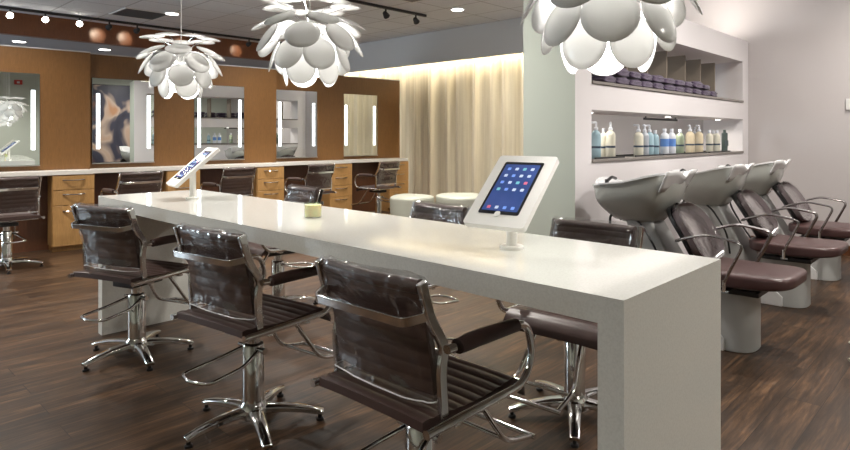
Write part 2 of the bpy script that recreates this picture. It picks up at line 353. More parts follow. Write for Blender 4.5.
# ------------------------------------------------------------------ salon chairs
def make_chair(label, group, back='leather'):
    t = thing('salon_chair', label, 'chair', group=group)
    # seat: ribbed sling with rolled front
    def seat(u, v):
        prof = []
        x = -.225+.475*u; z = .500+.012*math.cos(u*2*PI)*.6-.052*max(0, (u-.84)/.16)**2
        z += .0035*abs(math.sin(u*PI*11))**.6-.004
        y = (v-.5)*.44
        return (x, y, z - .004*(abs(v-.5)*2)**4)
    top = MB().grid(seat, 120, 9)
    nb = len(top.v); bot = [(p[0], p[1], p[2]-.026) for p in top.v]
    fs = list(top.f); top.v += bot; nu, nv = 120, 9
    for f in fs: top.f.append([i+nb for i in reversed(f)]); top.mi.append(0)
    def edge(seq):
        for a, b_ in zip(seq, seq[1:]): top.f.append([a, b_, b_+nb, a+nb]); top.mi.append(0)
    edge(list(range(nu))); edge([nb-nu+i for i in range(nu-1, -1, -1)]); edge([j*nu for j in range(nv-1, -1, -1)]); edge([j*nu+nu-1 for j in range(nv)])
    top.build('seat', 'leather', t, smooth=50)
    # back: ribbed sling
    def bx(z): 
        q = (z-.53)/.36; return -.145-.045*q-.03*q*q
    Nz = 90; f = MB()
    def backf(u, v, off):
        z = .545+.305*v; y = (u-.5)*.40; bow = .014*(1-(2*u-1)**2)
        rib = .003*abs(math.sin(v*PI*8))**.6
        return (bx(z)-bow+off*(.011+rib), y, z)
    f.grid(lambda u, v: backf(u, v, 1), 9, Nz); nb = len(f.v)
    f.grid(lambda u, v: backf(u, v, -1), 9, Nz)
    def stitch(seq):
        for a, b_ in zip(seq, seq[1:]): f.f.append([a, b_, b_+nb, a+nb]); f.mi.append(0)
    stitch(list(range(9))); stitch([(Nz-1)*9+i for i in range(9)]); stitch([j*9 for j in range(Nz)]); stitch([j*9+8 for j in range(Nz)])
    f.build('backrest', back, t, smooth=50)
    pts = [(bx(.85)-.014*(1-(2*k/12-1)**2), -.195+.39*k/12, .849) for k in range(13)]
    MB().sweep(pts, .021, n=12).build('top_roll', back, t)
    # clear plastic wrap around the back, crinkled, loose at the bottom
    def wrap(u, v):
        a = 2*PI*u; z = .53+.352*v; ca, sa = math.cos(a), math.sin(a)
        ex = (abs(ca)**.5)*(1 if ca > 0 else -1); ey = (abs(sa)**.35)*(1 if sa > 0 else -1)
        close = 1 if v < .93 else max(.25, 1-((v-.93)/.07)**2*.75)
        th_ = (.034 if v > .1 else .040)*close
        y = ey*.212; bow = .014*(1-(y/.212)**2)
        w = noise.noise(V((u*9, v*5, 1.3)))*.010+noise.noise(V((u*26, v*14, 4)))*.004
        return (bx(z)-bow+ex*th_+w, y+noise.noise(V((u*11, v*9, 7)))*.005, z+noise.noise(V((u*8, v*3, 2)))*.008)
    MB().grid(wrap, 72, 24, closeu=True).build('plastic_cover', 'clear_wrap', t, smooth=80)
    hem = [wrap(k/72, 0) for k in range(72)]
    MB().sweep(hem, .0022, n=6, closed=True).build('cover_hem', 'unit_white', t)
    # chrome frames
    for s in (-1, 1):
        y = s*.242
        pts = fillet([(-.235, y, .478), (.205, y, .478), (.262, y, .55), (.235, y, .668), (-.14, s*.232, .672)], .06, 6)
        MB().sweep(pts, .0125, n=12).build('side_frame', 'chrome', t)
        pts = fillet([(-.228, s*.218, .868), (-.195, s*.218, .765), (-.14, s*.222, .68), (-.155, s*.222, .62), (-.145, s*.222, .49)], .03, 5)
        MB().sweep(pts, .012, n=4, sec=[(.015, .008), (.015, -.008), (-.015, -.008), (-.015, .008)], up=(1, 0, 0)).build('back_post', 'chrome', t, bevel=.003)
        pts = fillet([(-.10, s*.234, .672), (-.02, s*.238, .676), (.165, y, .672)], .05, 4)
        MB().sweep(pts, 1, radii=[.9]+[1]*(len(pts)-2)+[.9], sec=[(math.cos(a)*.023, math.sin(a)*.026) for a in [2*PI*k/14 for k in range(14)]]).build('armrest', 'leather', t)
    pts = fillet([(-.20, -.222, .775), (-.262, -.185, .762), (-.268, .185, .762), (-.20, .222, .775)], .02, 4)
    MB().sweep(pts, 1, sec=[(.013, .004), (.013, -.004), (-.013, -.004), (-.013, .004)]).build('back_rail', 'chrome', t, bevel=.0015)
    # under the seat
    f = MB()
    for x in (-.10, .10): f.box(x-.013, x+.013, -.235, .235, .452, .462)
    f.box(-.115, .115, -.012, .012, .442, .452)
    f.build('seat_bracket', 'chrome', t, bevel=.002)
    MB().box(-.10, .12, -.075, .075, .405, .441).build('tilt_box', 'black_metal', t, bevel=.008)
    c = MB().lathe([(.047, .05), (.047, .345), (.043, .352), (.036, .354), (.030, .356), (.030, .405)], n=28).build('gas_column', 'chrome', t)
    MB().cyl((-.01, -.085, .335), (-.01, .085, .335), .009, n=10).cyl((-.01, -.09, .335), (-.01, -.07, .335), .014, n=10).build('pump_pin', 'chrome', c)
    pts = fillet([(0, .045, .335), (-.12, .085, .30), (-.285, .09, .285), (-.31, .0, .283), (-.285, -.09, .285), (-.12, -.085, .30), (0, -.045, .335)], .03, 5)
    MB().sweep(pts, .0075, n=10).build('pump_pedal', 'chrome', t)
    f = MB()
    for s in (-1, 1):
        pts = fillet([(.12, s*.10, .455), (.27, s*.13, .235), (.42, s*.135, .205)], .05, 5)
        f.sweep(pts, .0095, n=10)
    f.cyl((.42, -.15, .205), (.42, .15, .205), .0095, n=10)
    f.cyl((.30, -.13, .229), (.30, .13, .229), .008, n=10)
    f.build('footrest', 'chrome', t)
    # five star base
    MB().lathe([(.058, .036), (.064, .045), (.06, .085), (.05, .10), (.047, .105)], n=28).build('base_hub', 'chrome', t)
    for k in range(5):
        a = R(-118)+2*PI*k/5; d = V((math.cos(a), math.sin(a), 0)); f = MB(); pts = []; rad = []
        for j in range(9):
            q = j/8; r_ = .045+.255*q; pts.append(d*r_+V((0, 0, .070-.034*q**2.2))); rad.append(1-.36*q)
        f.sweep(pts, 1, radii=rad, sec=[(.016, .018), (.008, .031), (-.014, .034), (-.014, -.034), (.008, -.031), (.016, -.018)], up=(0, 0, 1))
        lg = f.build('base_leg', 'chrome', t, bevel=.003)
        p = d*.285; MB().lathe([(.017, 0), (.017, .010), (.009, .012), (.009, .027)], c=(p.x, p.y, 0), n=14).build('foot_glide', 'black_plastic', lg)
    return t
GN, GF, GS = 'salon chairs along the near side of the long table', 'salon chairs along the far side of the long table', 'salon chairs at the styling stations'
ch = make_chair('brown leather salon chair nearest the viewer, plastic wrapped back, near side of long table', GN)
ch.location = (1.355, 1.325, 0); ch.rotation_euler = (0, 0, R(1))
def chair(x, y, deg, label, group, sz=1):
    c = copy_to(ch, (x, y, 0), R(deg), label, group); c.scale = (1, 1, sz); return c
chair(1.375, 2.36, 8, 'brown leather salon chair on near side of long table, in the middle of the three', GN)
chair(1.345, 3.58, 20, 'brown leather salon chair on near side of long table at its far end', GN)
chair(2.42, 1.40, 184, 'brown leather salon chair on far side of long table, nearest the wash chairs', GF, .965)
chair(2.43, 2.42, 181, 'brown leather salon chair on far side of long table, behind the near tablet stand', GF, .97)
chair(2.40, 3.78, 176, 'brown leather salon chair on far side of long table, back showing behind the yellow candle', GF)
chair(1.37, 6.80, 92, 'dark salon chair facing the leftmost mirror, cut by the left picture edge', GS)
chair(2.52, 6.80, 90, 'dark salon chair facing the second mirror, behind the left end of the long table', GS)
chair(3.66, 6.84, 93, 'dark salon chair facing the third mirror, right of the far tablet stand', GS)
chair(4.86, 6.84, 93, 'dark salon chair facing the fourth mirror', GS)
chair(6.05, 6.80, 97, 'dark salon chair facing the last mirror next to the curtain', GS)

# ------------------------------------------------------------------ pendant lamps of round petals
def make_lamp(label):
    t = thing('petal_pendant_lamp', label, 'pendant lamp', group='white petal pendant lamps over the long table')
    # origin: on the ceiling above; body centre bz below
    bz = -1.33
    MB().lathe([(.055, -.03), (.055, -.002)], n=24).build('ceiling_rose', 'trim_white', t, bevel=.004)
    MB().cyl((0, 0, -.03), (0, 0, bz+.17), .0028, n=8).build('cord', 'trim_white', t)
    MB().lathe([(.0, bz+.05), (.024, bz+.055), (.026, bz+.12), (.018, bz+.16), (.006, bz+.175)], n=16).build('socket', 'chrome', t)
    bl = [(.08*math.sin(PI*k/14), bz-.045-.09*math.cos(PI*k/14)) for k in range(15)]
    MB().lathe(bl, n=24).build('bulb', 'bulb_glow', t)
    tiers = [(.165, .205, 86, .0, .145), (.200, .115, 62, .5, .150), (.205, .040, 34, .0, .155), (.160, -.035, 16, .5, .150), (.112, -.095, -2, .0, .145)]
    wires = MB()
    for ti, (r, z, e, ofs, dia) in enumerate(tiers):
        for k in range(7 if ti < 4 else 5):
            a = 2*PI*(k+ofs)/(7 if ti < 4 else 5)+.3+random.uniform(-.06, .06); er = R(e+random.uniform(-4, 4))
            nrm = V((math.cos(a)*math.cos(er), math.sin(a)*math.cos(er), math.sin(er)))
            c = V((math.cos(a)*r, math.sin(a)*r, bz+z))
            side = V((-math.sin(a), math.cos(a), 0)); up = nrm.cross(side)
            f = MB(); n = 26; rings = 4; vs = [c+nrm*.012]
            for q in range(1, rings+1):
                rr = dia/2*q/rings; dep = .012*(1-(q/rings)**2)
                for j in range(n):
                    th_ = 2*PI*j/n; vs.append(c+side*math.cos(th_)*rr+up*math.sin(th_)*rr+nrm*dep)
            fs = [(0, 1+j, 1+(j+1) % n) for j in range(n)]
            for q in range(rings-1):
                for j in range(n): fs.append((1+q*n+j, 1+(q+1)*n+j, 1+(q+1)*n+(j+1) % n, 1+q*n+(j+1) % n))
            f.add(vs, fs).build('petal', 'petal', t, smooth=60, solid=.0022)
            wires.sweep([V((math.cos(a)*.02, math.sin(a)*.02, bz+.11)), (c-nrm*.004)*.55+V((0, 0, bz+.10))*.45+V((0, 0, .02)), c-nrm*.002], .0014, n=5)
    wires.build('wire_frame', 'chrome', t)
    return t
LY = [.85, 2.34, 3.71]
lamp = make_lamp('white petal pendant lamp nearest the viewer, cut by the top picture edge')
lamp.scale = (1.03, 1.03, 1.03); lamp.location = (1.655, LY[0]+.0, ZC); lamp.rotation_euler = (0, 0, .2)
c = copy_to(lamp, (1.655, LY[1], ZC), .9, 'white petal pendant lamp in the middle of the three over the table'); c.scale = (1, 1, 1)
c = copy_to(lamp, (1.66, LY[2], ZC), 1.7, 'white petal pendant lamp farthest away over the far end of the table'); c.scale = (1, 1, 1)

# ------------------------------------------------------------------ tablets, candle
def make_tablet(label):
    t = thing('tablet_stand', label, 'tablet stand', group='white tablet stands on the long table')
    MB().lathe([(.040, 0), (.040, .009), (.037, .012), (.020, .013)], n=32).build('base_plate', 'tablet_white', t)
    MB().lathe([(.0185, .0125), (.0185, .165)], n=24).build('post', 'tablet_white', t)
    # plate: width along y, leaning up towards +x
    Mx = Matrix.Translation((0, 0, .195)) @ Matrix.Rotation(R(-41), 4, 'Y')
    # local plate: x = up the slope, y = width, z = thickness (towards the back)
    def plate(x0, x1, y0, y1, z0, z1, r, m, nm, par):
        pts = fillet([(x0, y0, 0), (x1, y0, 0), (x1, y1, 0), (x0, y1, 0)], r, 5, closed=True)
        n = len(pts); vs = [Mx @ V((p.x, p.y, z0)) for p in pts]+[Mx @ V((p.x, p.y, z1)) for p in pts]
        fs = [tuple(range(n)), tuple(range(2*n-1, n-1, -1))]+[(j, (j+1) % n, n+(j+1) % n, n+j) for j in range(n)]
        return MB().add(vs, fs).build(nm, m, par, smooth=30)
    h = plate(-.165, .165, -.114, .114, -.012, .008, .014, 'tablet_white', 'holder', t)
    tb = plate(-.116, .130, -.076, .076, .0085, .010, .008, 'tablet_black', 'tablet', t)
    sc = plate(-.103, .117, -.067, .067, .0103, .0108, .002, 'tablet_screen', 'screen', tb)
    plate(-.128, -.106, -.010, .010, .0105, .0125, .008, 'tablet_white', 'home_tab', h)
    cols = [0, 1, 0, 2, 0, 0, 2, 0, 3, 1, 0, 2, 0, 0, 2, 1]; names = ['icon_light', 'icon_teal', 'icon_blue', 'icon_red']
    def icon(x, y, r, ci):
        pts = fillet([(x-r, y-r, 0), (x+r, y-r, 0), (x+r, y+r, 0), (x-r, y+r, 0)], r*.5, 3, closed=True)
        MB().add([Mx @ V((p.x, p.y, .0112)) for p in pts], [tuple(range(len(pts)))]).build('app_icon', names[ci], tb, smooth=30)
    for i in range(16): icon(.094-.033*(i//4), -.045+.030*(i % 4), .0066, cols[i])
    for c_ in range(4): icon(-.088, -.045+.030*c_, .0066, (2, 2, 0, 3)[c_])
    MB().cyl(Mx @ V((-.01, 0, -.012)), (0, 0, .158), .016, n=16).build('hinge', 'tablet_white', t)
    return t
tb = make_tablet('white tablet kiosk stand on the long table nearest the viewer, home screen lit')
tb.location = (1.675, 1.207, .87); tb.rotation_euler = (0, 0, R(6))
copy_to(tb, (1.66, 3.55, .87), R(-10), 'white tablet kiosk stand at the far end of the long table')

t = thing('votive_candle', 'small pale yellow candle in a clear glass on the long white table', 'candle', (1.669, 2.333, .87))
MB().lathe([(.037, .0005), (.040, .003), (.0415, .072), (.0395, .072), (.0375, .006), (.0, .005)], n=28).build('glass', 'clear_glass', t)
w = MB().lathe([(.0365, .006), (.0385, .060), (.025, .058), (.0, .058)], n=24).build('wax', 'wax', t)
MB().cyl((0, 0, .057), (.001, 0, .067), .001, n=6).build('wick', 'black_plastic', w)

# ------------------------------------------------------------------ backwash units
def make_wash(label, group):
    t = thing('backwash_unit', label, 'wash chair', group=group)
    # pedestal (oval drum)
    def oval(a, b_, z, cx=0): return [(cx+a*math.copysign(abs(math.cos(q))**.7, math.cos(q)), b_*math.copysign(abs(math.sin(q))**.7, math.sin(q)), z) for q in [2*PI*k/40 for k in range(40)]]
    f = MB(); rings = [oval(.160, .150, .0, -.04), oval(.160, .150, .335, -.04)]; n = 40
    f.add(rings[0]+rings[1], [tuple(range(n-1, -1, -1)), tuple(range(n, 2*n))]+[(j, (j+1) % n, n+(j+1) % n, n+j) for j in range(n)])
    f.build('pedestal', 'unit_grey', t, bevel=.004)
    # white foot behind the drum, triangular side with a slot
    f = MB()
    for s in (-1, 1):
        pass
    vs = []
    for y in (-.165, .165):
        vs += [(-.02, y, 0), (-.42, y, 0), (-.42, y, .03), (-.16, y, .20), (-.02, y, .07)]
    f.add(vs, [(0, 1, 2, 3, 4), (9, 8, 7, 6, 5), (0, 5, 6, 1), (1, 6, 7, 2), (2, 7, 8, 3), (3, 8, 9, 4), (4, 9, 5, 0)])
    ft = f.build('foot_cover', 'unit_white', t, bevel=.004)
    MB().box(-.20, -.175, -.1675, .1675, .0, .075).build('slot', 'black_plastic', ft, smooth=30)
    # slanted support column
    vs = []
    for x0, x1, z, w in ((-.40, -.12, .035, .15), (-.52, -.30, .40, .125), (-.66, -.48, .705, .10)):
        vs += [(x0, -w, z), (x1, -w, z), (x1, w, z), (x0, w, z)]
    f = MB().add(vs, [(3, 2, 1, 0), (8, 9, 10, 11)]+[(4*i+j, 4*i+(j+1) % 4, 4*i+4+(j+1) % 4, 4*i+4+j) for i in (0, 1) for j in range(4)])
    f.build('support_column', 'unit_grey', t, bevel=.015, seg=3)
    vs = []
    for y in (-.135, .135): vs += [(-.12, y, .30), (-.36, y, .30), (-.44, y, .44), (-.30, y, .46)]
    # seat cushion
    def cush(cx, cz, lx, ly, lz, nose=0):
        def fn(u, v):
            a = 2*PI*u; ph_ = PI*(v-.5); e = .38
            cp = abs(math.cos(ph_))**e; sp_ = math.copysign(abs(math.sin(ph_))**e, math.sin(ph_))
            x = math.copysign(abs(math.cos(a))**.42, math.cos(a))*cp*lx; y = math.copysign(abs(math.sin(a))**.42, math.sin(a))*cp*ly
            z = sp_*lz*(1+.0*x)
            if nose: z += -.030*max(0, (x/lx-.55)/.45) if z < 0 and False else 0
            if nose and z < 0: z *= 1-.35*max(0, x/lx)
            z += .012*(x/lx)**2
            return (cx+x, y, cz+z)
        return MB().grid(fn, 56, 22, closeu=True)
    cush(.045, .428, .295, .25, .05, 1).build('seat', 'wash_leather', t, smooth=70)
    MB().box(-.16, .16, -.15, .15, .335, .366).build('seat_plate', 'black_metal', t, bevel=.004)
    # backrest: rounded shell, leaning back towards the basin
    def bk(u, v, off, w, h):
        y = (u-.5)*2; zz = v
        wid = w*(1-.30*(2*zz-1)**4)*(1-.10*zz)
        # rounded outline
        sy = math.copysign(abs(y)**1, y)*wid*math.sqrt(max(.0, 1-(abs(2*zz-1))**5))**.8
        base = V((-.13, sy, .475)) + V((-.52, 0, .85)).normalized()*(zz*h)
        nrm = V((.85, 0, .52)).normalized()
        bow = -.055*(1-(y)**2)+.02*(1-(2*zz-1)**2)
        return base+nrm*(bow+off)
    def shell(off0, off1, w, h, nm, m, par, shift=(0, 0, 0)):
        f = MB(); nu, nv = 17, 21; sh = V(shift)
        f.grid(lambda u, v: bk(u, v, off1, w, h)+sh, nu, nv); nb = len(f.v)
        f.grid(lambda u, v: bk(u, v, off0, w, h)+sh, nu, nv)
        def st(seq):
            for a, b_ in zip(seq, seq[1:]): f.f.append([a, b_, b_+nb, a+nb]); f.mi.append(0)
        st(list(range(nu))); st([(nv-1)*nu+i for i in range(nu)]); st([j*nu for j in range(nv)]); st([j*nu+nu-1 for j in range(nv)])
        return f.build(nm, m, par, smooth=60)
    b0 = shell(-.012, .026, .225, .40, 'backrest', 'back_leather', t)
    shell(-.034, -.0125, .235, .415, 'back_shell', 'black_plastic', b0)
    shell(.0275, .034, .23, .405, 'plastic_cover', 'clear_wrap', t)
    # arms: flat steel loops
    for s in (-1, 1):
        y = s*.285
        pts = fillet([(-.27, s*.215, .615), (-.235, y, .635), (-.08, y, .685), (.125, y, .655), (.02, y, .43)], .05, 6)
        MB().sweep(pts, 1, sec=[(.006, .012), (.006, -.012), (-.006, -.012), (-.006, .012)], up=(0, 0, 1)).build('armrest', 'arm_steel', t, bevel=.002)
        MB().box(.0, .045, min(s*.16, s*.29), max(s*.16, s*.29), .372, .384).cyl((.02, s*.285, .374), (.02, s*.285, .44), .010, n=10).build('arm_bracket', 'chrome', t)
    # basin
    def basin(u, v, ins=0):
        a = 2*PI*u; ca, sa = math.cos(a), math.sin(a)
        e = .62; X = math.copysign(abs(ca)**e, ca); Y = math.copysign(abs(sa)**e, sa)
        q = v**.8
        L = .275*(1-q)+.15*q; W = .265*(1-q)+.13*q; cxx = -.595*(1-q)-.60*q; side = (1-math.cos(v*PI))*.5
        k = 1-ins/L
        bulge = .10*math.sin(v*PI)**1.1
        x = cxx+X*(L+bulge*.45-ins); y = Y*(W+bulge*.5-ins)
        zr = .938+.075*X*(1 if X > 0 else .45)+.018*abs(Y)
        if X > .5: zr -= .055*math.exp(-(y/.10)**2)*(1-v)*.8
        z = zr*(1-v)+(.70+ins)*v-(0 if ins else 0)
        if ins: z = zr-(zr-.74)*v
        return V((x, y, z))
    f = MB(); nu, nv = 48, 14; f.grid(lambda u, v: basin(u, v), nu, nv, closeu=True); f.f.append([(nv-1)*nu+i for i in range(nu)]); f.mi.append(0)
    bs = f.build('basin', 'basin_shell', t, smooth=70)
    f = MB(); f.grid(lambda u, v: basin(u, v, .022), nu, nv, closeu=True); f.f.append([(nv-1)*nu+i for i in range(nu)]); f.mi.append(0)
    nb = len(f.v)  # rim strip joining inner to outer lip, standing slightly proud
    for i in range(nu):
        p = basin(i/nu, 0); q = basin(i/nu, 0, .022); d = (p-V((-.595, 0, p.z))).normalized()*.006
        f.v += [tuple(q), tuple(q+V((0, 0, .005))), tuple(p+d*.6+V((0, 0, .005))), tuple(p+d*.6-V((0, 0, .005)))]
    for i in range(nu):
        j = (i+1) % nu
        for k in range(3): f.f.append([nb+4*i+k, nb+4*i+k+1, nb+4*j+k+1, nb+4*j+k]); f.mi.append(0)
    f.build('basin_lining', 'basin_white', bs, smooth=60)
    # neck lip: white wing at the front of the rim
    def wing(u, v):
        a = -.75+1.5*u; y = .215*math.sin(a)*1.15; x = -.665+.352+.0*v
        y = (u-.5)*2*.245; k = abs(y/.245)**4; x = -.298-.018*k-.062*v; z = 1.034-.004*k-.125*v-.04*math.exp(-(y/.06)**2)*(1-v)
        return (x, y*(1-.10*v), z)
    MB().grid(wing, 21, 5).build('neck_rest', 'basin_white', bs, smooth=60, solid=.010)
    # taps and hoses
    f = MB().cyl((-.80, -.07, .90), (-.80, -.07, .955), .013, n=12).sweep(fillet([(-.80, -.07, .94), (-.80, .0, .968), (-.80, .06, .955)], .02, 4), .011, n=8)
    f.build('tap', 'black_plastic', bs)
    def hood(u, v):
        a = PI*u; return (-.835-.03*math.sin(a)+.05*v*(1-math.sin(a)), .18*math.cos(a), .90+(.01+.055*math.sin(a)**.8)*v)
    MB().grid(hood, 19, 5).build('splash_guard', 'basin_white', bs, smooth=60, solid=.01)
    f = MB()
    for s in (-1, 1):
        f.sweep(fillet([(-.70, s*.06, .69), (-.72, s*.10, .74), (-.74, s*.14, .72), (-.73, s*.16, .60), (-.62, s*.15, .40), (-.50, s*.13, .22)], .06, 5), .0085, n=8)
        f.sweep(fillet([(-.60, s*.09, .72), (-.50, s*.15, .66), (-.40, s*.16, .50), (-.38, s*.15, .34)], .06, 5), .007, n=8)
    f.build('hose', 'black_plastic', t)
    MB().box(-.68, -.50, -.09, .09, .685, .712).lathe([(.03, .60), (.045, .65), (.045, .70)], c=(-.62, 0, 0), n=16).build('basin_mount', 'satin_steel', t, bevel=.003)
    return t
GW = 'backwash units under the niche wall'
u = make_wash('backwash chair with grey basin nearest the viewer, by the corner of the long white table', GW)
u.location = (3.90, 1.17, 0); u.rotation_euler = (0, 0, R(-90))
copy_to(u, (5.16, 1.17, 0), R(-90), 'backwash chair with grey basin in the middle of the row', GW)
copy_to(u, (6.30, 1.17, 0), R(-90), 'backwash chair with grey basin farthest away by the grey wall', GW)
GB = 'backwash units behind the niche wall'
copy_to(u, (5.75, 3.63, 0), R(90), 'backwash chair on the back side of the niche wall, seen in the third mirror', GB)
copy_to(u, (6.85, 3.63, 0), R(90), 'backwash chair behind the niche wall beside the curtain, seen in the fourth mirror', GB)

# ------------------------------------------------------------------ niche contents
shz = 1.0805
def bottle(x, y, r, h, m, lab, pump, label, band='label_dark', square=False, group=None, nm='pump_bottle'):
    t = thing(nm, label, 'bottle', (x, y, shz), random.uniform(-.6, .6), group)
    n = 24
    if square: MB().lathe([(r*1.25, 0), (r*1.25, h)], n=4).build('body', m, t, bevel=.006)
    else: MB().lathe([(r*.94, 0), (r, .006), (r, h*.80), (r*.92, h*.88), (r*.62, h*.95), (r*.36, h*.985), (r*.36, h)], n=n).build('body', m, t)
    if not square: MB().lathe([(r*1.015, h*.36), (r*1.015, h*.36+(.016 if band == 'label_dark' else .07))], n=n).build('label_band', band, t)
    else: MB().box(-r*.7, r*.7, -r*.9-.002, -r*.9+.0, h*.3, h*.6).build('label_band', 'label_slate', t, smooth=30)
    if pump:
        p = MB().lathe([(r*.45, h), (r*.45, h+.018), (r*.25, h+.022), (r*.2, h+.05)], n=14)
        p.sweep(fillet([(0, 0, h+.045), (0, 0, h+.058), (-.045, 0, h+.055)], .01, 3), .009, n=8)
        p.build('pump', 'white_plastic', t)
    else: MB().lathe([(r*.42, h), (r*.44, h+.028), (r*.38, h+.032)], n=16).build('cap', 'white_plastic' if m != 'slate_plastic' else m, t)
    return t
def bxp(px, y):                        # X on the shelf seen at picture column px at depth Y=y
    lx = (px-425)/605; dx = lx*.6939+.7201; dy = -lx*.7201+.6939
    return y*dx/dy
bts = [
 (596, .036, .215, 'blue_plastic', 1, 'blue pump bottle with dark band, leftmost on the lower niche shelf'),
 (603.5, .028, .20, 'cream_plastic', 0, 'cream capped bottle tucked behind the leftmost blue pump bottle'),
 (610.5, .037, .215, 'cream_plastic', 1, 'wide cream pump bottle with dark band on the leftmost tray'),
 (638.5, .040, .205, 'cream_plastic', 1, 'cream pump bottle at the left of the second bottle tray'),
 (644.7, .034, .205, 'grey_plastic', 1, 'grey pump bottle second on the second bottle tray'),
 (649.5, .036, .205, 'blue_plastic', 1, 'pale blue pump bottle in the second bottle tray'),
 (655, .036, .19, 'blue_plastic', 0, 'pale blue capped bottle at the right of the second bottle tray'),
 (664.5, .038, .205, 'white_plastic', 0, 'white bottle with big blue label, left one of two'),
 (671.6, .037, .205, 'white_plastic', 0, 'white bottle with big blue label, right one of two'),
 (680, .038, .20, 'green_plastic', 0, 'greenish capped bottle beside the two white bottles'),
 (690, .041, .215, 'amber_plastic', 1, 'amber cream pump bottle at the left of the fourth tray'),
 (694.5, .036, .195, 'cream_plastic', 1, 'shorter cream pump bottle in the middle of the fourth tray'),
 (699, .040, .215, 'amber_plastic', 1, 'amber cream pump bottle at the right of the fourth tray'),
 (709.5, .035, .20, 'cream_plastic', 0, 'cream capped bottle at the left of the last tray'),
 (713.6, .033, .195, 'cream_plastic', 0, 'cream capped bottle second on the last tray'),
 (717, .031, .20, 'cream_plastic', 0, 'cream capped bottle third on the last tray'),
 (724.5, .032, .205, 'slate_plastic', 0, 'dark slate square bottle at the right end of the last tray')]
for i, (px, r, h, m_, p, lab) in enumerate(bts):
    y = 2.235+(.05 if i in (1, 6, 11) else .085 if i == 14 else 0)+(.02 if i % 2 else 0)
    bottle(bxp(px, y), y, r, h, m_, None, p, lab, band='label_blue' if 'blue label' in lab else 'label_dark', square='square' in lab, group='hair product bottles in the lower niche', nm='pump_bottle' if p else 'shampoo_bottle')
for a, b_, w in ((591, 622, 'first'), (632, 660, 'second'), (660, 686, 'third'), (685, 705, 'fourth'), (706, 728, 'last')):
    xa, xb = bxp(a, 2.20)+.02, bxp(b_, 2.20)-.01
    xa = max(xa, NX0+.02)
    o = MB().box(xa, xb, 2.185, 2.34, shz-.0004, shz-.0001).build('bottle_tray', 'black_plastic', smooth=30)
    f = MB().box(xa, xb, 2.172, 2.184, shz-.0004, shz+.012).box(xa, xb, 2.34, 2.352, shz-.0004, shz+.012)
    f.build('tray_rim', 'black_plastic', o, smooth=30)
    tag(o, 'thin black tray under the %s bottle group from the left in the lower niche' % w, 'tray', 'black trays in the lower niche')
PUCK = []
f = MB().box(5.62, 6.42, 2.50, 2.515, 1.405, 1.425)
for x in (5.66, 6.38): f.box(x-.006, x+.006, 2.503, 2.512, 1.425, 1.4402)
tag(f.build('hanging_rail', 'black_metal', smooth=30), 'black rail mounted under the top of the lower niche', 'rail')
# brown divider boards in the upper niche
ordn = ['first', 'second', 'third', 'fourth', 'fifth', 'sixth', 'seventh', 'eighth']
DX = [bxp(x, 2.24) for x in (600, 619, 638, 658, 677, 695, 710, 724)]
for i, x in enumerate(DX):
    o = MB().box(x-.01, x+.01, 2.22, 2.46, 1.6504, 2.06).build('divider_board', 'brown_board', smooth=30, bevel=.002)
    tag(o, 'brown upright divider board in the upper niche, %s from the left' % ordn[i], 'divider', 'divider boards in the upper niche')
for i, x in enumerate((4.25, 5.75, 7.12)):
    t = thing('niche_puck_light', 'small round puck light under the top of the lower niche, ' + ('left one', 'middle one', 'right one')[i], 'light', (x, 2.33, 1.44), 0, 'puck lights of the lower niche')
    MB().lathe([(.03, -.010), (.034, -.0003)], n=20).build('housing', 'satin_steel', t); MB().lathe([(.0, -.0125), (.026, -.0125), (.026, -.0102), (.0, -.0102)], n=20).build('lens', 'down_glow', t)
    PUCK.append((x, 2.33, 1.425))
o = MB().box(3.9, 7.4, 2.34, 2.41, BT, BT+.018).build('added_uplight_strip', 'cove_glow', smooth=30)  # unseen strip, added to brighten the ceiling and the wall above
tag(o, 'added unseen light strip on top of the white niche wall, brightening the ceiling', 'light')
# folded towels in front of the boards
def towel_mesh():
    f = MB()
    def fn(u, v):
        a = 2*PI*u; p = PI*(v-.5); cp = abs(math.cos(p))**.3; sp_ = math.copysign(abs(math.sin(p))**.5, math.sin(p))
        x = math.copysign(abs(math.cos(a))**.3, math.cos(a))*cp*.105; y = math.copysign(abs(math.sin(a))**.3, math.sin(a))*cp*.085
        z = sp_*.027*(1+.25*math.sin(x*23+1))
        w = noise.noise(V((x*14, y*16, z*30)))*.014
        fold = .006*math.sin(z*240)*(1 if v > .2 and v < .8 else 0)
        return (x+w+(fold if abs(x) > .095 else 0), y+w*.6-(fold if y < -.07 else 0), max(.0, z+.029+w*.7))
    f.grid(fn, 48, 18, closeu=True); return f
tw = None
tz0 = 1.6505
stk = [(bxp(px, 2.255), n_) for px, n_ in ((599, 2), (612.5, 2), (625.5, 2), (637.5, 2), (649, 2), (660, 2), (670, 2), (679.5, 2), (688.5, 2), (697, 2), (705, 1))]
for i, (x, n_) in enumerate(stk):
    for k in range(n_):
        pos = 'lower' if k == 0 else 'upper'
        lab = 'dark purple folded towel, %s one of stack %s from the left in the upper niche' % (pos, ['one', 'two', 'three', 'four', 'five', 'six', 'seven', 'eight', 'nine', 'ten', 'eleven'][i])
        if tw is None: tw = towel_mesh().build('folded_towel', 'towel', smooth=80); c = tw
        else: c = tw.copy(); C.objects.link(c)
        tag(c, lab, 'towel', 'folded towels in the upper niche')
        c.location = (x+random.uniform(-.01, .01), 2.24 if k == 0 else 2.24+random.uniform(-.006, .006), tz0+.0605*k); c.rotation_euler = (0, 0, random.uniform(-.10, .10)); c.scale = (random.uniform(.94, 1.04), 1, 1 if k == 0 else random.uniform(.75, 1.25))
for o in [o for o in C.objects if o.name.startswith('divider_board')]: o.location.y = .115

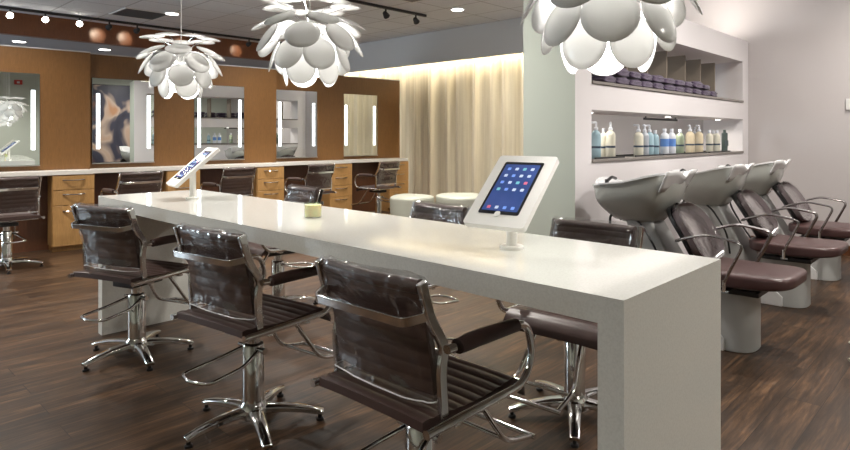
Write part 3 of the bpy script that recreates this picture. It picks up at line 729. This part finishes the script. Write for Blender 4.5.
# ------------------------------------------------------------------ poufs by the curtain
def pouf(x, y, rx, ry, h, rz, label):
    f = MB()
    def fn(u, v):
        a = 2*PI*u; ca, sa = math.cos(a), math.sin(a); k = 1-.12*math.cos(3*a)*.5
        X = math.copysign(abs(ca)**.75, ca)*rx*k; Y = math.copysign(abs(sa)**.75, sa)*ry*k
        if v < .55: q = v/.55; return V((X*(.96+.04*q), Y*(.96+.04*q), .02+q*(h-.07)))
        q = (v-.55)/.45; r_ = math.cos(q*PI/2)**.45; return V((X*r_, Y*r_, h-.05+.05*math.sin(q*PI/2)))
    f.grid(fn, 48, 20, closeu=True)
    t = thing('pouf', label, 'pouf', (x, y, 0), rz, 'pale poufs in front of the curtain')
    f.build('cushion', 'pouf', t, smooth=60)
    MB().lathe([(.8, 0), (.8, .021)], n=32, sx=rx, sy=ry).build('plinth', 'black_plastic', t)
for a in ((6.04, 6.10, .29, .29, .42, .2, 'pale green rounded pouf left one of three by the curtain'),
          (6.47, 5.54, .33, .33, .44, .9, 'pale green rounded pouf middle one of three by the curtain'),
          (6.88, 4.72, .33, .33, .44, 0, 'pale rounded pouf right one of three, behind the near tablet stand')): pouf(*a)

# ------------------------------------------------------------------ ceiling fittings and their light
def light(name, kind, loc, rot, e, col=(1, .95, .88), size=.15, spot=None, sy=None, spread=None):
    d = bpy.data.lights.new(name, kind); d.energy = e; d.color = col
    if kind == 'AREA':
        d.shape = 'DISK' if sy is None else 'RECTANGLE'; d.size = size
        if sy: d.size_y = sy
    else: d.shadow_soft_size = size
    if spread: d.spread = R(spread)
    if spot: d.spot_size = R(spot); d.spot_blend = .6
    o = bpy.data.objects.new(name, d); C.objects.link(o); o.location = loc; o.rotation_euler = rot
    return o
DL = None
def downlight(x, y, z, label, e):
    global DL
    if DL is None:
        DL = thing('ceiling_downlight', label, 'ceiling light', group='round recessed ceiling downlights')
        MB().lathe([(.085, -.001), (.105, -.003), (.105, -.010), (.085, -.012)], n=32).build('trim_ring', 'trim_white', DL)
        MB().lathe([(.0, -.0125), (.084, -.0125), (.084, -.014), (.0, -.014)], n=32).build('lens', 'down_glow', DL)
        c = DL
    else: c = dup(DL); c['label'] = label
    c.location = (x, y, z)
    light('downlight_lamp', 'AREA', (x, y, z-.02), (0, 0, 0), e, size=.17, spread=(165 if x > 3 and y < 2 else 125))
FD = 35
vis = [(1.93, 8.11, 'L'), ]
for x, y, lab in ((2.32, 10.72, 'round downlight in the dark lowered ceiling, left one'), (3.51, 10.70, 'round downlight in the dark lowered ceiling, right one'),
                  (.3, 10.6, 'round downlight in the dark lowered ceiling outside the left picture edge'), (5.3, 10.75, 'round downlight in the dark lowered ceiling behind the middle pendant lamp')):
    downlight(x, y, 2.68, lab, 10)
for x, y, lab in ((3.66, 8.47, 'round ceiling downlight above the farthest pendant lamp'), (6.24, 5.40, 'round ceiling downlight near the curtain bulkhead'),
                  (4.35, 6.5, 'round ceiling downlight between farthest and middle pendant lamps at top edge'),
                  (1.3, 6.6, 'round ceiling downlight over the left salon chair'), (5.9, 8.4, 'round ceiling downlight behind the last styling station'),
                  (.4, 4.4, 'round ceiling downlight left of the far table end'), (3.2, 5.2, 'round ceiling downlight right of the far table end'),
                  (2.75, 3.1, 'round ceiling downlight between table and niche wall'),
                  (3.2, -.2, 'round ceiling downlight in front of the nearest wash chair'),
                  (-1.0, 1.7, 'added unseen ceiling downlight left of the near salon chairs, brightening the table side'), (5.0, .9, 'round ceiling downlight over the middle wash chair'), (6.7, .4, 'round ceiling downlight over the farthest wash chair'),  # the one left of the chairs is added to light the table side
                  (4.9, 4.6, 'round ceiling downlight behind the niche wall'),
                  (4.6, -2.2, 'round ceiling downlight by the front wall right'), (1.2, -2.2, 'round ceiling downlight by the front wall middle')):
    downlight(x, y, ZC, lab, FD*(1.1 if x > 3 and y < 2 else 1))
# track along the fascia and a short one near the curtain
def track(x0, x1, y, label):
    o = MB().box(x0, x1, y-.018, y+.018, ZC-.035, ZC-.0005).build('light_track', 'black_metal', smooth=30); return tag(o, label, 'track')
track(-2.5, 6.6, 9.62, 'long black light track in front of the brown fascia')
track(3.9, 6.22, 5.98, 'short black light track near the curtain bulkhead')
def head(x, y, aim, on, label, e=0):
    t = thing('track_spotlight', label, 'spotlight', (x, y, ZC-.035), 0, 'small spotlights on the ceiling tracks')
    d = V(aim).normalized()
    MB().cyl((0, 0, -.035), (0, 0, -.0005), .012, n=12).build('stem', 'black_metal', t)
    c = V((0, 0, -.075))
    MB().cyl(c-d*.035, c+d*.035, .030, .045, n=20).cyl(c-d*.05, c-d*.035, .018, .030, n=16).build('lamp_housing', 'black_metal', t)
    MB().cyl(c+d*.0345, c+d*.0385, .040, n=20).build('lens', 'spot_glow' if on else 'trim_white', t)
    if e:
        o = light('track_lamp', 'SPOT', V((x, y, ZC-.035))+c+d*.06, (0, 0, 0), e, (1, .86, .66), .03, 42)
        o.rotation_euler = d.to_track_quat('-Z', 'Y').to_euler()
for x, on, lab, aim in ((1.98, 1, 'lit track spotlight, leftmost of three shining towards the viewer', (-.3, -1, -.35)), (2.39, 1, 'lit track spotlight, middle of three shining towards the viewer', (-.3, -1, -.35)),
                   (2.82, 1, 'lit track spotlight, right of three shining towards the viewer', (-.3, -1, -.35))):
    head(x, 9.62, aim, 1, lab, 14)
for x, lab in ((3.22, 'black track spotlight turned to the fascia, right of the three lit ones'), (3.62, 'black track spotlight turned to the fascia, left of the farthest pendant lamp'), (4.5, 'black track spotlight turned to the fascia behind the farthest pendant lamp'),
               (5.52, 'black track spotlight turned to the fascia behind the middle pendant lamp')):
    head(x, 9.62, (-.1, 1, -.22), 0, lab, 5)
head(5.45, 5.98, (.8, .3, -.5), 0, 'black spotlight hanging on the short track, left one')
head(6.02, 5.98, (.8, .3, -.5), 0, 'black spotlight hanging on the short track, right one')
head(4.75, 5.98, (.8, .3, -.5), 0, 'black spotlight hanging on the short track beside the middle pendant lamp')
def vent(x0, x1, y0, y1, label, m='vent_dark'):
    t = thing('ceiling_vent', label, 'vent', ((x0+x1)/2, (y0+y1)/2, ZC), 0, 'ceiling air vents'); a, b_ = (x1-x0)/2, (y1-y0)/2
    MB().box(-a, a, -b_, b_, -.006, -.0005).build('grille_plate', m, t, smooth=30)
    f = MB()
    for k in range(12):
        y = -b_+.03+(2*b_-.06)*k/11; f.box(-a+.02, a-.02, y-.006, y+.006, -.012, -.006)
    f.build('slats', m, t, smooth=30)
    MB().box(-a-.02, a+.02, -b_-.02, -b_, -.01, -.0005).box(-a-.02, a+.02, b_, b_+.02, -.01, -.0005).box(-a-.02, -a, -b_, b_, -.01, -.0005).box(a, a+.02, -b_, b_, -.01, -.0005).build('frame', 'trim_white', t, smooth=30)
vent(3.08, 3.66, 8.56, 9.14, 'dark square air vent in the ceiling left of the farthest pendant lamp')
vent(4.92, 5.50, 4.95, 5.53, 'square air vent in the ceiling at the top picture edge near the short track', 'shelf_edge')
for p in PUCK: light('puck_lamp', 'AREA', p, (0, 0, 0), 1.2, (1, .93, .82), .05, spread=150)
# added cool light at the unseen left-wall window, lifting the ceiling
light('added_window_fill', 'AREA', (-3.25, 8.9, 1.6), (0, R(-90), 0), 300, (.72, .84, 1), 2.2, sy=1.9)
light('added_uplight', 'AREA', (5.65, 2.375, BT+.03), (PI, 0, 0), 34, (1, .94, .86), 3.5, sy=.06)  # fill for the added strip, aimed up at the ceiling
# light strip of the curtain cove
light('cove_lamp', 'AREA', (7.44, 7.1, 2.742), (0, R(-8), 0), 120, (1, .9, .72), .04, sy=5.6)
# pendant bulbs
for y in []: light('pendant_lamp', 'POINT', (1.655, y, ZC-1.33-.15), (0, 0, 0), 22, (1, .95, .88), .05)

t = thing('stylist_stool', 'low stylist stool with pale star base, its foot tip just inside right picture edge', 'stool', (4.22, .40, 0))
MB().lathe([(.0, .47), (.15, .47), (.175, .485), (.18, .51), (.165, .53), (.0, .535)], n=32).build('seat', 'leather', t)
MB().lathe([(.022, .07), (.022, .30), (.014, .305), (.014, .469)], n=18).build('column', 'chrome', t)
f = MB().lathe([(.045, .03), (.045, .075), (.025, .085)], n=20).build('hub', 'cream_plastic', t)
for k in range(5):
    a = R(134)+2*PI*k/5; d = V((math.cos(a), math.sin(a), 0))
    pts = [d*(.04+.27*j/6)+V((0, 0, .055-.035*(j/6)**1.5)) for j in range(7)]
    MB().sweep(pts, 1, radii=[1-.25*j/6 for j in range(7)], sec=[(.012*math.cos(q), .032*math.sin(q)) for q in [2*PI*i/12 for i in range(12)]], up=(0, 0, 1)).build('base_leg', 'cream_plastic', t)
    p = d*.28; MB().lathe([(.014, 0), (.016, .012)], c=(p.x, p.y, 0), n=12).build('glide', 'black_plastic', t)

# ------------------------------------------------------------------ small wall items and the wall behind the viewer
t = thing('wall_thermostat', 'small white wall control box on the grey wall at the right picture edge', 'thermostat', (XW, 1.19, 1.52))
MB().box(-.02, -.001, -.06, .03, 0, .12).build('housing', 'trim_white', t, bevel=.004)
t = thing('wall_poster', 'large blurred orange and navy poster on the front wall, seen in the second mirror', 'poster', (4.35, -3.5, .5))
MB().box(-.75, .75, .002, .03, 0, 2.2).build('frame', 'black_metal', t, smooth=30)
MB().box(-.73, .73, .03, .034, .02, 2.18).build('print', 'poster', t, smooth=30)
t = thing('fire_alarm', 'small red alarm box high on the front wall, seen in the leftmost mirror', 'alarm', (2.05, -3.5, 2.58))
MB().box(-.09, .09, .0, .05, 0, .12).build('housing', 'red_plastic', t, bevel=.006); MB().box(-.03, .03, .05, .06, .03, .08).build('strobe', 'trim_white', t, bevel=.004)

# ------------------------------------------------------------------ camera, world, view
cam = bpy.data.cameras.new('camera'); co = bpy.data.objects.new('camera', cam); C.objects.link(co)
co.location = (0, 0, 1.25); co.rotation_euler = (R(90), 0, R(43.94-90))
cam.sensor_width = 36; cam.lens = 605/850*36; cam.shift_y = -89/850; cam.clip_start = .05
sc = bpy.context.scene; sc.camera = co
w = bpy.data.worlds.new('world'); sc.world = w; w.use_nodes = True
w.node_tree.nodes['Background'].inputs[0].default_value = (.8, .85, 1, 1); w.node_tree.nodes['Background'].inputs[1].default_value = .3
sc.view_settings.view_transform = 'Standard'; sc.view_settings.look = 'None'; sc.view_settings.gamma = 1; sc.view_settings.use_curve_mapping = False
sc.view_settings.exposure = .15
sc.cycles.max_bounces = 8; sc.cycles.diffuse_bounces = 6; sc.cycles.glossy_bounces = 4; sc.cycles.transparent_max_bounces = 12
sc.cycles.sample_clamp_indirect = 4; sc.cycles.caustics_reflective = False; sc.cycles.caustics_refractive = False
